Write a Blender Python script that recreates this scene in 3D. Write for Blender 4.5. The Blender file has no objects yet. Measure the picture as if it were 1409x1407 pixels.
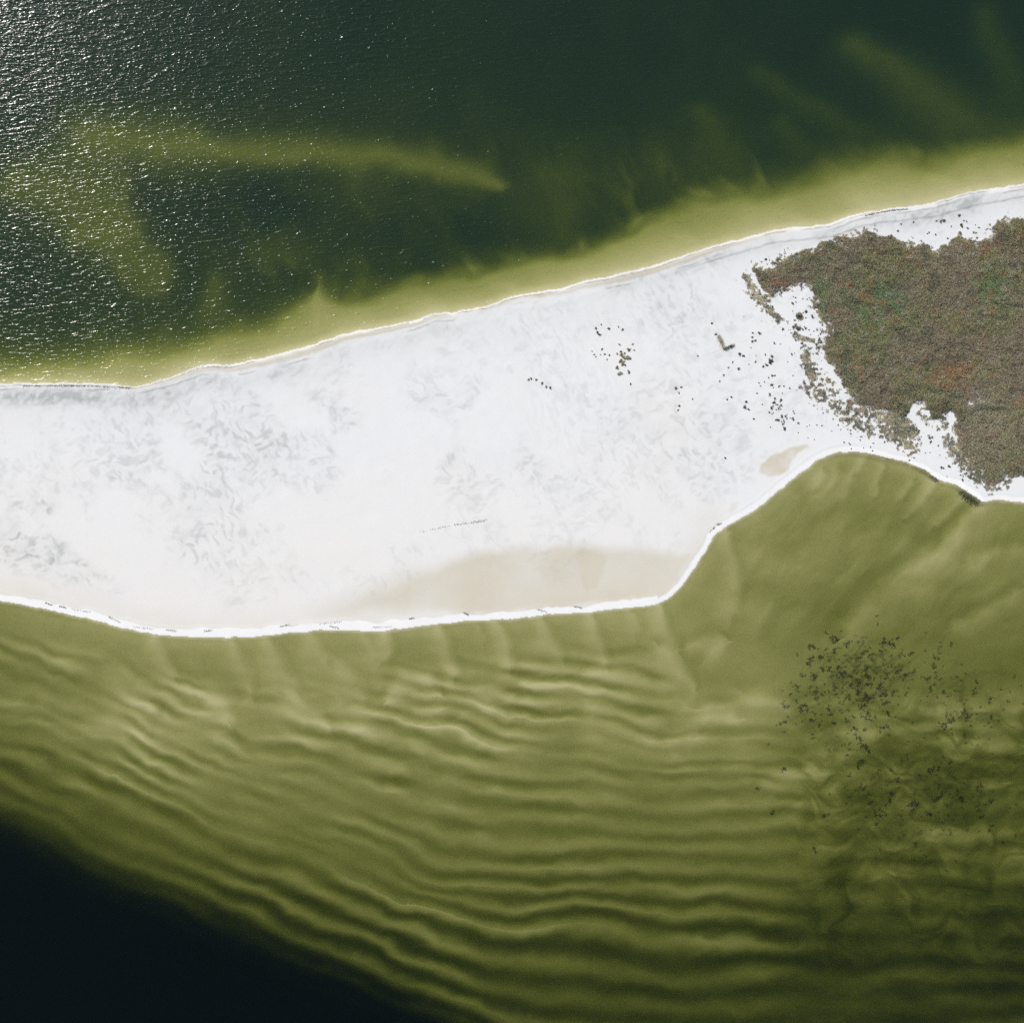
import bpy, math, random
import numpy as np

# ------------------------------------------------------------------ camera, sky, sun, exposure
scene = bpy.context.scene
S = 0.5                                   # metres per survey unit
CU, CV = 704.5, 703.5
ALT = 700.0
def W(u, v):                              # survey units (u east, v south) -> metres
    return ((np.asarray(u) - CU) * S, -(np.asarray(v) - CV) * S)

cam_d = bpy.data.cameras.new("camera")
cam = bpy.data.objects.new("camera", cam_d)
scene.collection.objects.link(cam)
cam.location = (0, 0, ALT)
cam.rotation_euler = (0, 0, 0)
cam_d.sensor_fit = 'HORIZONTAL'
cam_d.sensor_width = 36.0
cam_d.lens = 36.0 * ALT / (1409 * S)
cam_d.clip_start = 1.0
cam_d.clip_end = 60000.0
scene.camera = cam

SUN_EL = math.radians(36.5)
SUN_AZ = math.radians(-40)                # compass bearing, clockwise from north (+Y): from the north-west
world = bpy.data.worlds.new("World")
scene.world = world
world.use_nodes = True
wn = world.node_tree.nodes
bg = wn["Background"]
sky = wn.new("ShaderNodeTexSky")
sky.sky_type = 'NISHITA'
sky.sun_disc = False
sky.sun_elevation = SUN_EL
sky.sun_rotation = SUN_AZ
world.node_tree.links.new(sky.outputs[0], bg.inputs[0])
bg.inputs[1].default_value = 0.07
sun_d = bpy.data.lights.new("sun", 'SUN')
sun_d.energy = 4.2
sun_d.angle = math.radians(0.53)
sun_d.color = (1.0, 0.955, 0.90)
sun = bpy.data.objects.new("sun", sun_d)
scene.collection.objects.link(sun)
sun.rotation_euler = (math.pi / 2 - SUN_EL, 0, math.pi - SUN_AZ)
scene.view_settings.view_transform = 'Standard'
scene.view_settings.look = 'None'
scene.view_settings.exposure = 0.19
scene.view_settings.gamma = 1.0
scene.cycles.max_bounces = 6
scene.cycles.diffuse_bounces = 2
scene.cycles.glossy_bounces = 2
scene.cycles.transparent_max_bounces = 12
scene.cycles.volume_bounces = 0
scene.cycles.use_denoising = False          # keeps the sparkle of the sea and a film-like grain

rng = np.random.default_rng(11)
random.seed(11)

# ------------------------------------------------------------------ numeric helpers
def sstep(x):
    x = np.clip(x, 0, 1)
    return x * x * (3 - 2 * x)

def vnoise(u, v, scale, seed, ang=0.0, stretch=1.0):
    """smooth value noise 0..1; stretch > 1 lengthens it along ang (radians)"""
    if ang or stretch != 1.0:
        c, s = math.cos(ang), math.sin(ang)
        x = (u * c + v * s) / (scale * stretch)
        y = (-u * s + v * c) / scale
    else:
        x = u / scale; y = v / scale
    t = np.random.default_rng(seed).random((256, 256))
    xi = np.floor(x).astype(np.int64); yi = np.floor(y).astype(np.int64)
    fx = x - xi; fy = y - yi
    fx = fx * fx * fx * (fx * (fx * 6 - 15) + 10); fy = fy * fy * fy * (fy * (fy * 6 - 15) + 10)
    x0 = xi & 255; x1 = (xi + 1) & 255; y0 = yi & 255; y1 = (yi + 1) & 255
    return ((t[y0, x0] * (1 - fx) + t[y0, x1] * fx) * (1 - fy)
            + (t[y1, x0] * (1 - fx) + t[y1, x1] * fx) * fy)

def fbm(u, v, scale, seed, octs=4, ang=0.0, stretch=1.0, gain=0.5):
    a, tot, out = 1.0, 0.0, 0.0
    for k in range(octs):
        out = out + a * vnoise(u + 37.7 * k, v - 19.3 * k, scale / 2.03 ** k, seed + k, ang, stretch)
        tot += a; a *= gain
    return out / tot

def seg_dist(u, v, pts, extra=None):
    """distance to a polyline, side sign and an interpolated per-vertex value"""
    best = np.full(u.shape, 1e9); side = np.zeros(u.shape); val = np.zeros(u.shape)
    for i in range(len(pts) - 1):
        ax, ay = pts[i][:2]; bx, by = pts[i + 1][:2]
        dx, dy = bx - ax, by - ay
        L2 = dx * dx + dy * dy
        t = np.clip(((u - ax) * dx + (v - ay) * dy) / L2, 0, 1)
        ex = u - (ax + t * dx); ey = v - (ay + t * dy)
        d = np.hypot(ex, ey)
        m = d < best
        best = np.where(m, d, best)
        side = np.where(m, np.sign(dx * ey - dy * ex), side)
        if extra is not None:
            val = np.where(m, extra[i] * (1 - t) + extra[i + 1] * t, val)
    return best, side, val

def in_poly(u, v, pts):
    ins = np.zeros(u.shape, bool)
    n = len(pts)
    for i in range(n):
        x0, y0 = pts[i]; x1, y1 = pts[(i + 1) % n]
        if y0 == y1: continue
        c = ((y0 > v) != (y1 > v)) & (u < (x1 - x0) * (v - y0) / (y1 - y0) + x0)
        ins ^= c
    return ins

def poly_sd(u, v, pts):                   # negative inside
    d, _, _ = seg_dist(u, v, list(pts) + [pts[0]])
    return np.where(in_poly(u, v, pts), -d, d)

# ------------------------------------------------------------------ the survey: shores, banks, bars, plant edges
COAST_N = [(-4000,560),(-600,540),(-60,530),(31,527),(117,527),(160,529),(185,531),(207,528),(233,520),(255,511),(277,502),(300,501),(320,502),
  (345,496),(367,491),(400,483),(417,478),(440,471),(470,460),(505,453),(537,448),(564,442),(594,432),(620,430),(670,421),
  (704,408),(744,401),(780,395),(804,387),(835,381),(870,372),(900,365),(937,353),(970,342),(1000,333),(1030,326),(1057,318),
  (1082,314),(1107,312),(1140,308),(1173,296),(1200,290),(1224,287),(1250,284),(1274,281),(1295,276),(1314,270),(1344,262),
  (1384,257),(1480,240),(2200,170),(6000,150)]
COAST_S = [(-4000,780),(-600,790),(-60,815),(32,832),(73,840),(117,850),(167,863),(213,873),(253,876),(310,877),(360,875),(400,870),
  (443,867),(469,867),(520,868),(570,863),(610,857),(643,853),(703,852),(753,845),(803,843),(837,838),(880,835),(903,832),
  (920,823),(937,807),(953,784),(970,760),(983,734),(1007,720),(1040,701),(1060,685),(1084,664),(1107,647),(1127,632),
  (1140,626),(1154,622),(1170,621),(1190,623),(1217,629),(1247,635),(1274,647),(1291,659),(1317,667),(1337,680),(1352,691),
  (1371,687),(1386,689),(1480,700),(2200,760),(6000,900)]
NU, NV = np.array(COAST_N, float).T
SU_, SV_ = np.array(COAST_S, float).T

VEG = [(1036,371),(1053,368),(1063,370),(1072,361),(1085,351),(1100,347),(1114,345),(1124,344),(1128,334),(1142,333),(1151,335),
  (1156,327),(1171,328),(1181,324),(1189,318),(1200,318),(1211,322),(1227,327),(1243,335),(1258,339),(1268,335),(1277,338),
  (1282,346),(1289,349),(1296,339),(1305,336),(1314,325),(1321,319),(1329,330),(1346,333),(1355,328),(1363,318),(1371,303),
  (1382,302),(1480,285),(2200,230),(6000,230),(6000,700),(2200,700),(1480,668),(1400,655),(1383,658),(1377,662),(1368,670),
  (1357,666),(1346,649),(1335,634),(1321,619),(1316,602),(1313,588),(1314,578),(1308,566),(1296,575),(1283,578),(1274,563),
  (1264,553),(1253,556),(1249,572),(1243,575),(1227,567),(1211,566),(1200,569),(1180,556),(1168,542),(1157,524),(1146,507),
  (1139,499),(1132,489),(1134,471),(1137,456),(1136,445),(1128,432),(1121,421),(1118,402),(1114,392),(1100,388),(1091,391),
  (1080,397),(1070,400),(1061,405),(1054,402),(1045,394),(1040,382)]
# looser growth beyond the thicket's edge: (polyline, radius, density)
LOOSE = [([(1024,380),(1032,396),(1046,410),(1055,422)], 8, .52), ([(1058,428),(1066,436),(1072,441)], 5, .60),
  ([(1062,405),(1095,393),(1114,396)], 5, .42), ([(1120,420),(1132,440),(1133,468),(1126,482)], 8, .40),
  ([(1092,460),(1104,466),(1117,468)], 3.2, .70), ([(1099,434),(1101,436)], 3.5, .8), ([(1096,449),(1099,452)], 3, .75),
  ([(1107,482),(1112,505),(1118,522)], 6, .62), ([(1112,500),(1125,520),(1150,545),(1176,562)], 11, .40),
  ([(1112,530),(1128,545),(1150,562),(1165,572)], 10, .50), ([(1160,562),(1178,578),(1195,588)], 12, .50),
  ([(1185,562),(1215,575),(1235,585)], 13, .55), ([(1226,575),(1245,588),(1254,596)], 9, .85),
  ([(1222,596),(1240,602),(1252,612)], 11, .58), ([(1262,560),(1272,575),(1290,590)], 8, .36),
  ([(1296,578),(1304,590),(1308,605)], 8, .40), ([(1304,605),(1312,622),(1330,642),(1348,662)], 8, .62),
  ([(1350,660),(1365,672),(1385,664)], 8, .45), ([(1085,350),(1060,362),(1040,366)], 7, .34),
  ([(1150,328),(1175,322),(1200,316)], 6, .40), ([(1255,336),(1290,350),(1310,345)], 8, .40),
  ([(1340,325),(1362,312),(1385,298)], 8, .30), ([(1056,440),(1090,450),(1100,480)], 22, .13)]

RIP_U = [-200,30,150,250,350,470,600,700,800,940,1040,1170,1300,1600]
RIP = [[700,760,820,880,910,935,960,985,1003,1020,1020,1010,1000,990],
 [720,780,840,900,930,955,985,1005,1027,1040,1042,1035,1025,1020],
 [745,805,865,925,955,980,1005,1030,1048,1060,1063,1060,1052,1050],
 [770,830,890,950,980,1008,1039,1063,1073,1085,1085,1085,1080,1080],
 [798,858,918,975,1008,1040,1073,1093,1100,1108,1110,1112,1110,1110],
 [825,885,945,1000,1035,1070,1117,1130,1132,1133,1138,1140,1140,1140],
 [850,910,968,1018,1055,1092,1150,1160,1165,1167,1170,1172,1175,1175],
 [875,935,990,1038,1076,1122,1178,1192,1198,1197,1200,1203,1208,1208],
 [902,962,1015,1064,1105,1155,1223,1222,1222,1227,1230,1237,1242,1242],
 [928,988,1042,1090,1130,1180,1241,1250,1246,1258,1262,1270,1276,1280],
 [952,1012,1065,1110,1150,1203,1260,1280,1274,1298,1300,1308,1312,1315],
 [982,1042,1098,1145,1188,1240,1298,1322,1326,1357,1345,1345,1345,1345],
 [1015,1075,1135,1185,1225,1277,1335,1362,1375,1400,1385,1385,1380,1380],
 [1048,1108,1170,1220,1262,1315,1375,1400,1420,1440,1430,1430,1420,1420]]
DROP = [(-4000,600),(-600,900),(-60,1085),(32,1128),(90,1158),(149,1188),(200,1208),(258,1232),(330,1262),(397,1292),(450,1312),(497,1332),
  (545,1353),(596,1377),(700,1422),(1000,1530),(2000,1800),(6000,2400)]
# bars: (polyline, [radius at each vertex], rise in m, sharpness of the side to the right of travel)
BARS_S = [
 ([(213,880),(222,905),(238,930)],[5,10,6],.34,3.0), ([(158,920),(188,948),(208,974)],[7,14,7],.32,3.0),
 ([(285,950),(304,965),(314,990)],[8,13,7],.36,3), ([(316,878),(330,915),(346,952)],[4,9,6],.30,3.0),
 ([(366,876),(380,912),(403,945)],[4,10,8],.36,3), ([(424,872),(434,892),(446,908)],[4,8,6],.25,3),
 ([(398,965),(428,985),(450,1003)],[8,13,6],.38,3), ([(533,866),(533,890),(528,905)],[4,8,6],.40,2.6),
 ([(604,858),(609,885),(622,925)],[4,9,7],.42,3.0), ([(535,962),(560,935),(585,938),(606,954)],[6,11,12,4],.55,2.2),
 ([(680,855),(693,885),(702,915)],[4,8,6],.36,3), ([(742,850),(753,880),(770,905)],[4,8,6],.36,3),
 ([(812,846),(819,880),(832,912)],[4,8,6],.36,3), ([(908,838),(912,868),(930,893)],[5,8,7],.46,3),
 ([(912,897),(930,918),(954,946)],[7,10,4],.48,2.2), ([(725,940),(752,935)],[7,8],.40,2), ([(660,950),(692,943)],[7,8],.30,2),
 ([(950,890),(985,882),(1000,880)],[6,8,3],.46,2), ([(975,905),(990,892)],[6,7],.34,2),
 ([(1000,735),(1011,790),(1008,842)],[5,8,8],.36,2.8), ([(820,925),(855,920)],[8,9],.30,2), ([(978,980),(1005,985)],[9,8],.40,2),
 ([(470,918),(486,940),(500,962)],[6,10,6],.30,2.6), ([(250,935),(262,955)],[6,6],.2,2.4), ([(930,1020),(955,1012)],[8,7],.3,2),
 ([(560,985),(600,980)],[9,9],.3,2), ([(640,985),(668,975)],[8,8],.3,2), ([(120,995),(160,1000),(200,1012)],[7,10,6],.3,2.4),
 ([(505,880),(512,900)],[4,6],.22,2.6), ([(655,862),(662,880)],[4,5],.2,2.6), ([(870,845),(874,868)],[4,6],.22,2.6),
 ([(1216,645),(1208,662),(1203,678)],[3,5,3],.42,2.6), ([(1255,665),(1240,684)],[4,4],.38,2.6),
 ([(1288,662),(1268,690),(1246,712)],[5,5,3],.42,2.8), ([(1326,688),(1290,722)],[5,5],.44,2.8),
 ([(1350,695),(1322,729),(1300,755),(1262,785),(1224,811),(1174,862)],[8,9,11,14,16,14],.60,-3.2),
 ([(1400,752),(1340,772)],[7,8],.34,-2.2), ([(1400,818),(1364,844),(1318,862)],[7,8,6],.50,-2.6),
 ([(1168,662),(1158,682)],[6,6],.34,2), ([(1131,652),(1124,668)],[4,4],.34,2), ([(1190,632),(1180,648)],[4,4],.3,2),
 ([(1150,650),(1143,668)],[5,5],.26,2), ([(1080,672),(1090,690)],[6,8],.2,2), ([(1120,745),(1180,735),(1240,745)],[12,16,12],.18,1.5),
 ([(1040,960),(1080,975)],[9,8],.36,2), ([(1140,1125),(1175,1115)],[10,10],.4,2), ([(1060,1075),(1085,1068)],[9,9],.34,2)]
LOBE = [(-80,235),(20,225),(60,190),(150,172),(185,250),(180,290),(200,325),(235,360),(241,385),(225,410),(195,415),(165,395),(140,350),(95,338),(60,300),(-80,285)]
BARS_N = [
 ([(692,255),(665,245),(630,236),(590,226),(520,217),(440,213),(360,212),(280,206),(200,200),(120,188)],[9,17,20,22,22,23,26,30,34,30],2.55,1.7),
 ([(655,262),(625,258)],[8,10],1.0,1.3),
 ([(60,262),(110,268),(150,285),(172,305)],[26,32,34,24],2.15,1.3), ([(110,318),(150,325),(176,318)],[20,24,16],2.35,1.4), ([(200,185),(120,195),(70,235)],[26,32,30],1.5,1),
 ([(160,340),(200,365),(215,385)],[26,34,28],2.1,1.6), ([(25,250),(45,252)],[20,18],2.2,1.2), ([(100,315),(160,322)],[10,12],.9,1),
 ([(765,245),(782,285),(780,330)],[24,26,20],1.25,2.2), ([(437,380),(446,410),(430,440)],[9,24,34],1.5,1.2),
 ([(300,390),(292,430),(300,460)],[14,24,34],1.8,1.2), ([(130,480),(60,480)],[14,18],.4,1), ([(355,400),(350,440)],[9,12],.7,1),
 ([(970,150),(1000,205),(1025,262)],[14,18,22],1.1,1.4), ([(1050,95),(1130,150),(1235,205)],[16,16,18],.7,1.4), ([(1080,170),(1120,220)],[16,18],.8,1.3), ([(900,220),(930,285)],[14,16],.9,1.3),
 ([(1180,60),(1245,100),(1295,140),(1345,180),(1400,205)],[24,34,38,40,44],1.3,1.4),
 ([(840,250),(850,290),(860,320)],[12,16,14],.6,1.3), ([(545,370),(560,345)],[12,8],.5,1.2), ([(615,372),(630,350)],[10,8],.5,1.2),
 ([(955,262),(975,250)],[12,9],1.0,1.2), ([(400,255),(520,270),(640,280)],[12,14,10],.55,1.1),
 ([(1360,20),(1400,120)],[22,26],.7,1.2), ([(420,165),(250,160)],[12,14],.4,1)]
TERR = [(-4000,520),(-60,488),(32,484),(100,478),(180,470),(240,458),(290,448),(340,440),(375,428),(405,412),(428,398),(438,380),(452,392),(470,402),
  (520,397),(560,386),(600,379),(660,366),(700,357),(740,351),(775,345),(800,338),(830,333),(870,312),(910,292),(940,275),(962,268),
  (990,262),(1017,250),(1053,248),(1100,238),(1140,222),(1174,213),(1224,205),(1274,211),(1307,199),(1384,188),(1480,170),(2200,90),(6000,60)]
TU, TV = np.array(TERR, float).T

BEIGE = [(410,845),(440,830),(490,810),(560,782),(640,762),(720,752),(800,747),(880,750),(935,762),(962,752),(952,775),(935,795),(915,815),
  (895,822),(820,832),(760,838),(700,842),(640,845),(560,852),(500,858),(440,858)]
POOL1 = [(1044,650),(1046,638),(1060,628),(1085,616),(1112,611),(1113,616),(1098,624),(1090,634),(1086,645),(1072,655),(1058,657)]
POOL2 = [(1001,702),(1006,690),(1018,688),(1014,698),(1004,708)]
DARKSAND = [(790,760),(800,750),(835,765),(833,785),(822,808),(806,815),(798,790)]

RU_F = np.arange(-400, 1800, 6.0)
_k = np.hanning(21); _k /= _k.sum()
RIP_F = [np.convolve(np.pad(np.interp(RU_F, RIP_U, r_), 10, mode='edge'), _k, 'valid') for r_ in RIP]

def survey(u, v):
    """height of the ground in metres plus what covers it, at each point"""
    out = {}
    wu = u + 4.0 * (fbm(u, v, 12, 71, 3) - .5) ; wv = v + 3.0 * (fbm(u, v, 12, 81, 3) - .5)
    Nv = np.interp(wu, NU, NV); Sv = np.interp(wu, SU_, SV_)
    land = (wv > Nv) & (wv < Sv)
    dN, _, _ = seg_dist(wu, wv, COAST_N)
    dS, _, _ = seg_dist(wu, wv, COAST_S)
    north = wv < (Nv + Sv) / 2
    # ---------------- land
    berm_s = 7.5 + 5 * vnoise(u, v, 60, 5) + 6 * (fbm(u, v, 20, 6, 3) - .3)
    berm_s = np.where(u > 905, 6.5 + 2.5 * vnoise(u, v, 40, 5), berm_s)
    hN = np.minimum(dN * .10, .55) + .45 * sstep((dN - 8) / 30)
    hS = np.minimum(.05 + dS * .03, .40) - .08 * sstep((dS - berm_s) / 6) + .35 * sstep((dS - 30) / 90)
    hl = np.minimum(hN, hS) + .06 * (fbm(u, v, 22, 15, 4) - .5)
    hl = np.maximum(hl, .02 + .03 * np.minimum(np.minimum(dN, dS), 8))
    veg = poly_sd(u + 8 * (fbm(u, v, 9, 22, 3) - .5), v + 8 * (fbm(u, v, 9, 23, 3) - .5), VEG)
    hl = hl + .7 * sstep((6 - veg) / 40)
    # ---------------- sea floor, north side
    w2u = u + 20 * (fbm(u, v, 50, 33, 3) - .5); w2v = v + 20 * (fbm(u, v, 44, 43, 3) - .5)
    cu_ = u + 30 * (fbm(u, v, 60, 63, 2) - .5); cv_ = v + 30 * (fbm(u, v, 60, 64, 2) - .5)
    Tv = np.interp(w2u, TU, TV)
    wid = np.maximum(Nv - np.interp(u, TU, TV), 20)
    q = np.clip((Nv - v) / wid, 0, 60)                      # 0 shore, 1 terrace edge
    soft = 15 + 22 * vnoise(u, v, 80, 9)
    soft = soft + 22 * sstep((430 - u) / 140) + 14 * sstep((u - 960) / 160)
    fall = sstep(((Tv - w2v) + soft * .9) / (soft * 2.0))
    deepN = 4.35 + 1.7 * (fbm(u, v, 120, 51, 3) - .5) + 1.5 * sstep((300 - v) / 330) + .9 * sstep((u - 900) / 450) * sstep((230 - v) / 200)
    tn = .24 + 1.35 * np.clip(q, 0, 1.3) ** 1.15 + .40 * (fbm(u, v, 40, 57, 3, .35, 2.5) - .5)
    deepN = deepN + 1.1 * np.exp(-((u - 330) / 150) ** 2 - ((v - 285) / 42) ** 2) + .7 * np.exp(-((u - 640) / 120) ** 2 - ((v - 320) / 32) ** 2)
    dn = tn * (1 - fall) + deepN * fall
    dn = dn - 1.7 * np.clip(fbm(cu_, cv_, 34, 59, 3, 1.05, 2.4) - .48, 0, 1) * 2 * sstep((dn - 1.6) / 1.6) * sstep((v - 130) / 120) * sstep((u - 240) / 150)
    lobe = poly_sd(w2u * .5 + u * .5, w2v * .5 + v * .5, LOBE)
    lw = np.where(u > 150, 16, 40)
    dn = dn + (np.minimum(dn, 3.15) - dn) * sstep((6 - lobe) / lw)
    for pts, rad, rise, shp in BARS_N:
        d, sd, r = seg_dist(w2u * .6 + u * .4, w2v * .6 + v * .4, pts, rad)
        r = r * np.where(sd > 0, 1.0, 1.0 / shp ** .5) * 1.35
        w_ = np.exp(-(d / r) ** 2)
        dn = dn + (np.minimum(dn, max(2.2, 4.9 - 1.1 * rise)) - dn) * w_
    dn = dn + .22 * (fbm(u, v, 26, 61, 4) - .5) * sstep(dn / 3)
    dn = np.where(dN < 10, dn * sstep(dN / 12 + .05) ** .5, dn)
    # ---------------- bay floor, south side
    w3u = u + 30 * (fbm(u, v, 60, 91, 3) - .5); w3v = v + 30 * (fbm(u, v, 64, 93, 4, .05, 1.5) - .5)
    ph = np.zeros(u.shape); sp = np.full(u.shape, 30.0)
    lines = [np.interp(w3u, RU_F, r) for r in RIP_F]
    for k in range(len(lines) - 1):
        m = (w3v >= lines[k]) & (w3v < lines[k + 1])
        g = np.maximum(lines[k + 1] - lines[k], 3)
        ph = np.where(m, k + (w3v - lines[k]) / g, ph); sp = np.where(m, g, sp)
    ph = np.where(w3v >= lines[-1], len(lines) - 1 + (w3v - lines[-1]) / 32, ph)
    ph = np.where(w3v < lines[0], (w3v - lines[0]) / 26, ph)
    fr = ph - np.floor(ph)
    wave = np.cos(2 * np.pi * (fr - .015 * np.sin(2 * np.pi * fr))) * .80 + .35 * (fbm(w3u, w3v, 15, 96, 2, .05, 4) - .5)
    amp = np.clip((sp - 8) / 24, .15, 1.2) * (.21 + .13 * sstep((v - 980) / 180) + .17 * sstep((v - 1130) / 160) * sstep((u - 120) / 250))
    amp = amp * 1.1 * np.clip(.05 + 1.9 * fbm(u, v, 80, 95, 2, .1, 1.8), .12, 1.6) * sstep((v - (Sv + 22 + (925 - Sv) * sstep((u - 870) / 90))) / 60)
    brk = np.clip(-.55 + 3.1 * fbm(w3u, w3v, 30, 97, 2, .15, 1.9), 0, 1.7)
    up = sstep((1170 - v) / 110)
    amp = amp * (.92 - up * .65 + brk * up * 1.05)
    east = sstep((u - 1040) / 110)
    amp = amp * (1 - .55 * east) * (1 - .3 * sstep((250 - u) / 250))
    db = .62 + .22 * sstep(dS / 30) + .0016 * np.clip(dS, 0, 500) + .75 * sstep((v - 980) / 420) + .55 * sstep((v - 1150) / 230) * (.35 + .65 * sstep((u - 600) / 300))
    db = db + .30 * sstep((180 - u) / 220) + .35 * sstep((u - 1000) / 420) * sstep((v - 700) / 400)
    db = db + .18 * east * sstep((v - 650) / 60)
    db = db - amp * wave * 1.25
    # broken, hummocky floor of the eastern and nearshore bay
    hum = fbm(u, v, 34, 131, 4, .12, 2.0) - .5
    db = db - hum * (.42 + 1.1 * east * sstep((v - 900) / 150))
    ridged = 1 - np.abs(fbm(w3u, w3v, 46, 137, 3, -.1, 2.4) - .5) * 5
    db = db - .25 * np.clip(ridged, -.6, 1) * sstep((v - 930) / 40) * sstep((1075 + 100 * east * 2 - v) / 80)
    cu = u + 60 * (fbm(u, v, 48, 161, 2) - .5); cv = v + 60 * (fbm(u, v, 44, 163, 2) - .5)
    curl = np.abs(fbm(cu, cv, 30, 165, 3, .15, 2.0) - .5) * 7
    db = db + .42 * (1 - np.clip(curl, 0, 1.6)) * east * sstep((v - 935) / 60) * sstep((1380 - v) / 120)
    fan = fbm(cu * .4 + u * .6, cv * .4 + v * .6, 20, 167, 3, -.85, 3.0) - .5
    db = db - .48 * fan * sstep((u - 990) / 60) * sstep((930 - v) / 60) * sstep((dS - 6) / 20)
    w4u = u + 9 * (fbm(u, v, 22, 141, 3) - .5); w4v = v + 9 * (fbm(u, v, 22, 143, 3) - .5)
    for pts, rad, rise, shp in BARS_S:
        x0 = min(p[0] for p in pts) - 60; x1 = max(p[0] for p in pts) + 60
        y0 = min(p[1] for p in pts) - 60; y1 = max(p[1] for p in pts) + 60
        m = (u > x0) & (u < x1) & (v > y0) & (v < y1)
        if not m.any(): continue
        d, sd, r = seg_dist(w4u[m], w4v[m], pts, rad)
        r = r * 1.35
        a = abs(shp)
        steep = (sd < 0) if shp > 0 else (sd > 0)          # side that falls off sharply
        r = np.where(steep, r / a ** .35, r * 1.6)
        db[m] = db[m] - .72 * rise * np.exp(-(d / (r * 1.1)) ** 2)
        tr = np.exp(-((d - r * 2.2) / (r * 1.0)) ** 2) * steep * np.exp(-np.clip(d - 40, 0, None))
        db[m] = db[m] + .22 * rise * tr
    Dd, _, _ = seg_dist(u, v, DROP)
    Dv = np.interp(u, *np.array(DROP, float).T)
    sdrop = np.where(v > Dv, Dd, -Dd) + 8 * (fbm(u, v, 40, 151, 3) - .5)
    db = db + .75 * sstep((sdrop + 150) / 150) * sstep((620 - u) / 700 + .45) + 9.0 * sstep((sdrop + 22) / 135)
    db = np.clip(db, .25, 18)
    db = db * (.05 + .95 * sstep(dS / 7 + .06))
    dep = np.where(north, dn, db * .55)
    dep = np.maximum(dep, .03)
    far = sstep((np.hypot(u - CU, v - CV) - 1100) / 2500)
    dep = dep + far * 3
    z = np.where(land, hl, -np.clip(dep, 0, 15))
    out['z'] = z; out['land'] = land; out['dN'] = dN; out['dS'] = dS; out['veg'] = veg; out['north'] = north
    # ---------------- cover masks
    inl = land.astype(float)
    loose = np.zeros(u.shape)
    for pts, rad, den in LOOSE:
        m = (u > 1000) & (u < 1420) & (v > 290) & (v < 700)
        if not m.any(): break
        d, _, _ = seg_dist(u[m], v[m], pts)
        loose[m] = np.maximum(loose[m], den * np.exp(-(d / (rad * 1.2)) ** 2 * .7))
    nz = fbm(u, v, 3.6, 171, 3)
    out['loose'] = loose * inl
    dens = np.where(veg < 0, 1.0, sstep((loose * 1.05 - nz * .95 + .10) / .20) * .75)
    hole = sstep((.40 - fbm(u, v, 6, 181, 3)) / .10) * sstep((veg + 14) / 12) + sstep((.31 - fbm(u, v, 5, 183, 3)) / .05) * .5
    dens = np.where(veg < 0, 1 - hole * .9, dens)
    pale = np.exp(-(((u - 1345) / 30) ** 2 + ((v - 552) / 18) ** 2)) * sstep((fbm(u, v, 9, 187, 3) - .47) / .1) * .6
    out['dens'] = np.clip(dens - pale, 0, 1) * inl * sstep((dN - 12) / 4) * sstep((dS - 6) / 3)
    # damp beige sand
    bd = poly_sd(u + 14 * (fbm(u, v, 40, 201, 3) - .5), v + 12 * (fbm(u, v, 30, 203, 3) - .5), BEIGE)
    edge_w = 14 + 44 * sstep((680 - u) / 200) + 12 * sstep((800 - v) / 60)
    beige = sstep((4 - bd) / edge_w + .2) * sstep((dS - berm_s + 2) / 3) * (.72 + .5 * (fbm(u, v, 60, 207, 4) - .4))
    strip = sstep((dS - berm_s + 1) / 2) * sstep((60 - dS) / 55) * sstep((1020 - u) / 60)
    beige = np.maximum(beige, .42 * strip * (.6 + .8 * (fbm(u, v, 45, 209, 3) - .3)))
    ds_ = poly_sd(u + 5 * (fbm(u, v, 12, 211, 3) - .5), v + 5 * (fbm(u, v, 12, 213, 3) - .5), DARKSAND)
    beige = beige + .20 * sstep((3 - ds_) / 7)
    for P, s_ in ((POOL1, .95), (POOL2, .45)):
        pd = poly_sd(u + 5 * (fbm(u, v, 14, 217, 3) - .5), v + 4 * (fbm(u, v, 14, 219, 3) - .5), P)
        beige = np.maximum(beige, s_ * sstep((2 - pd) / 5) * (.7 + .6 * (fbm(u, v, 11, 221, 2) - .3)))
    out['berm'] = sstep((berm_s + 1 - dS) / 3) * (1 - north) * inl
    out['warm'] = sstep((270 - dS) / 220) * sstep((1010 - u) / 120) * (.55 + .9 * (fbm(u, v, 70, 225, 3) - .2)) * inl
    # north foreshore: beige swash strip
    sw = 4 + 9 * np.exp(-((u - 420) / 170) ** 2) + 9 * np.exp(-((u - 880) / 150) ** 2) + 2 * vnoise(u, v, 30, 223)
    swash = sstep((dN - .4 - 2.6 * fbm(u, v, 20, 229, 3)) / 2) * sstep((sw - dN) / 4) * north
    out['beige'] = np.clip(beige, 0, 1.3) * inl
    out['swash'] = swash * inl * (.4 + .8 * fbm(u, v, 25, 227, 3, -.25, 3))
    # grey mineral staining: feathery band behind the north berm, mottles inland
    cl = sstep((1300 - u) / 300)
    band = np.exp(-((dN - (sw + 14)) / 11) ** 2) * sstep((430 - u) / 330) + .55 * np.exp(-((dN - (sw + 12)) / 12) ** 2) * sstep((760 - u) / 250) \
        + .75 * np.exp(-((dN - 17) / 9) ** 2) * sstep((u - 780) / 200) + .55 * sstep((44 - dN) / 20) * sstep((u - 1190) / 90)
    feath = fbm(u + 14 * fbm(u, v, 18, 233, 2), v, 5, 231, 4, 2.3, 1.8) * .7 + .3 * fbm(u, v, 22, 234, 2, -.25, 2)
    grey = band * (.34 + 2.1 * np.clip(feath - .40, 0, 1)) * sstep((vnoise(u, v, 55, 235) + .25)) * north
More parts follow.
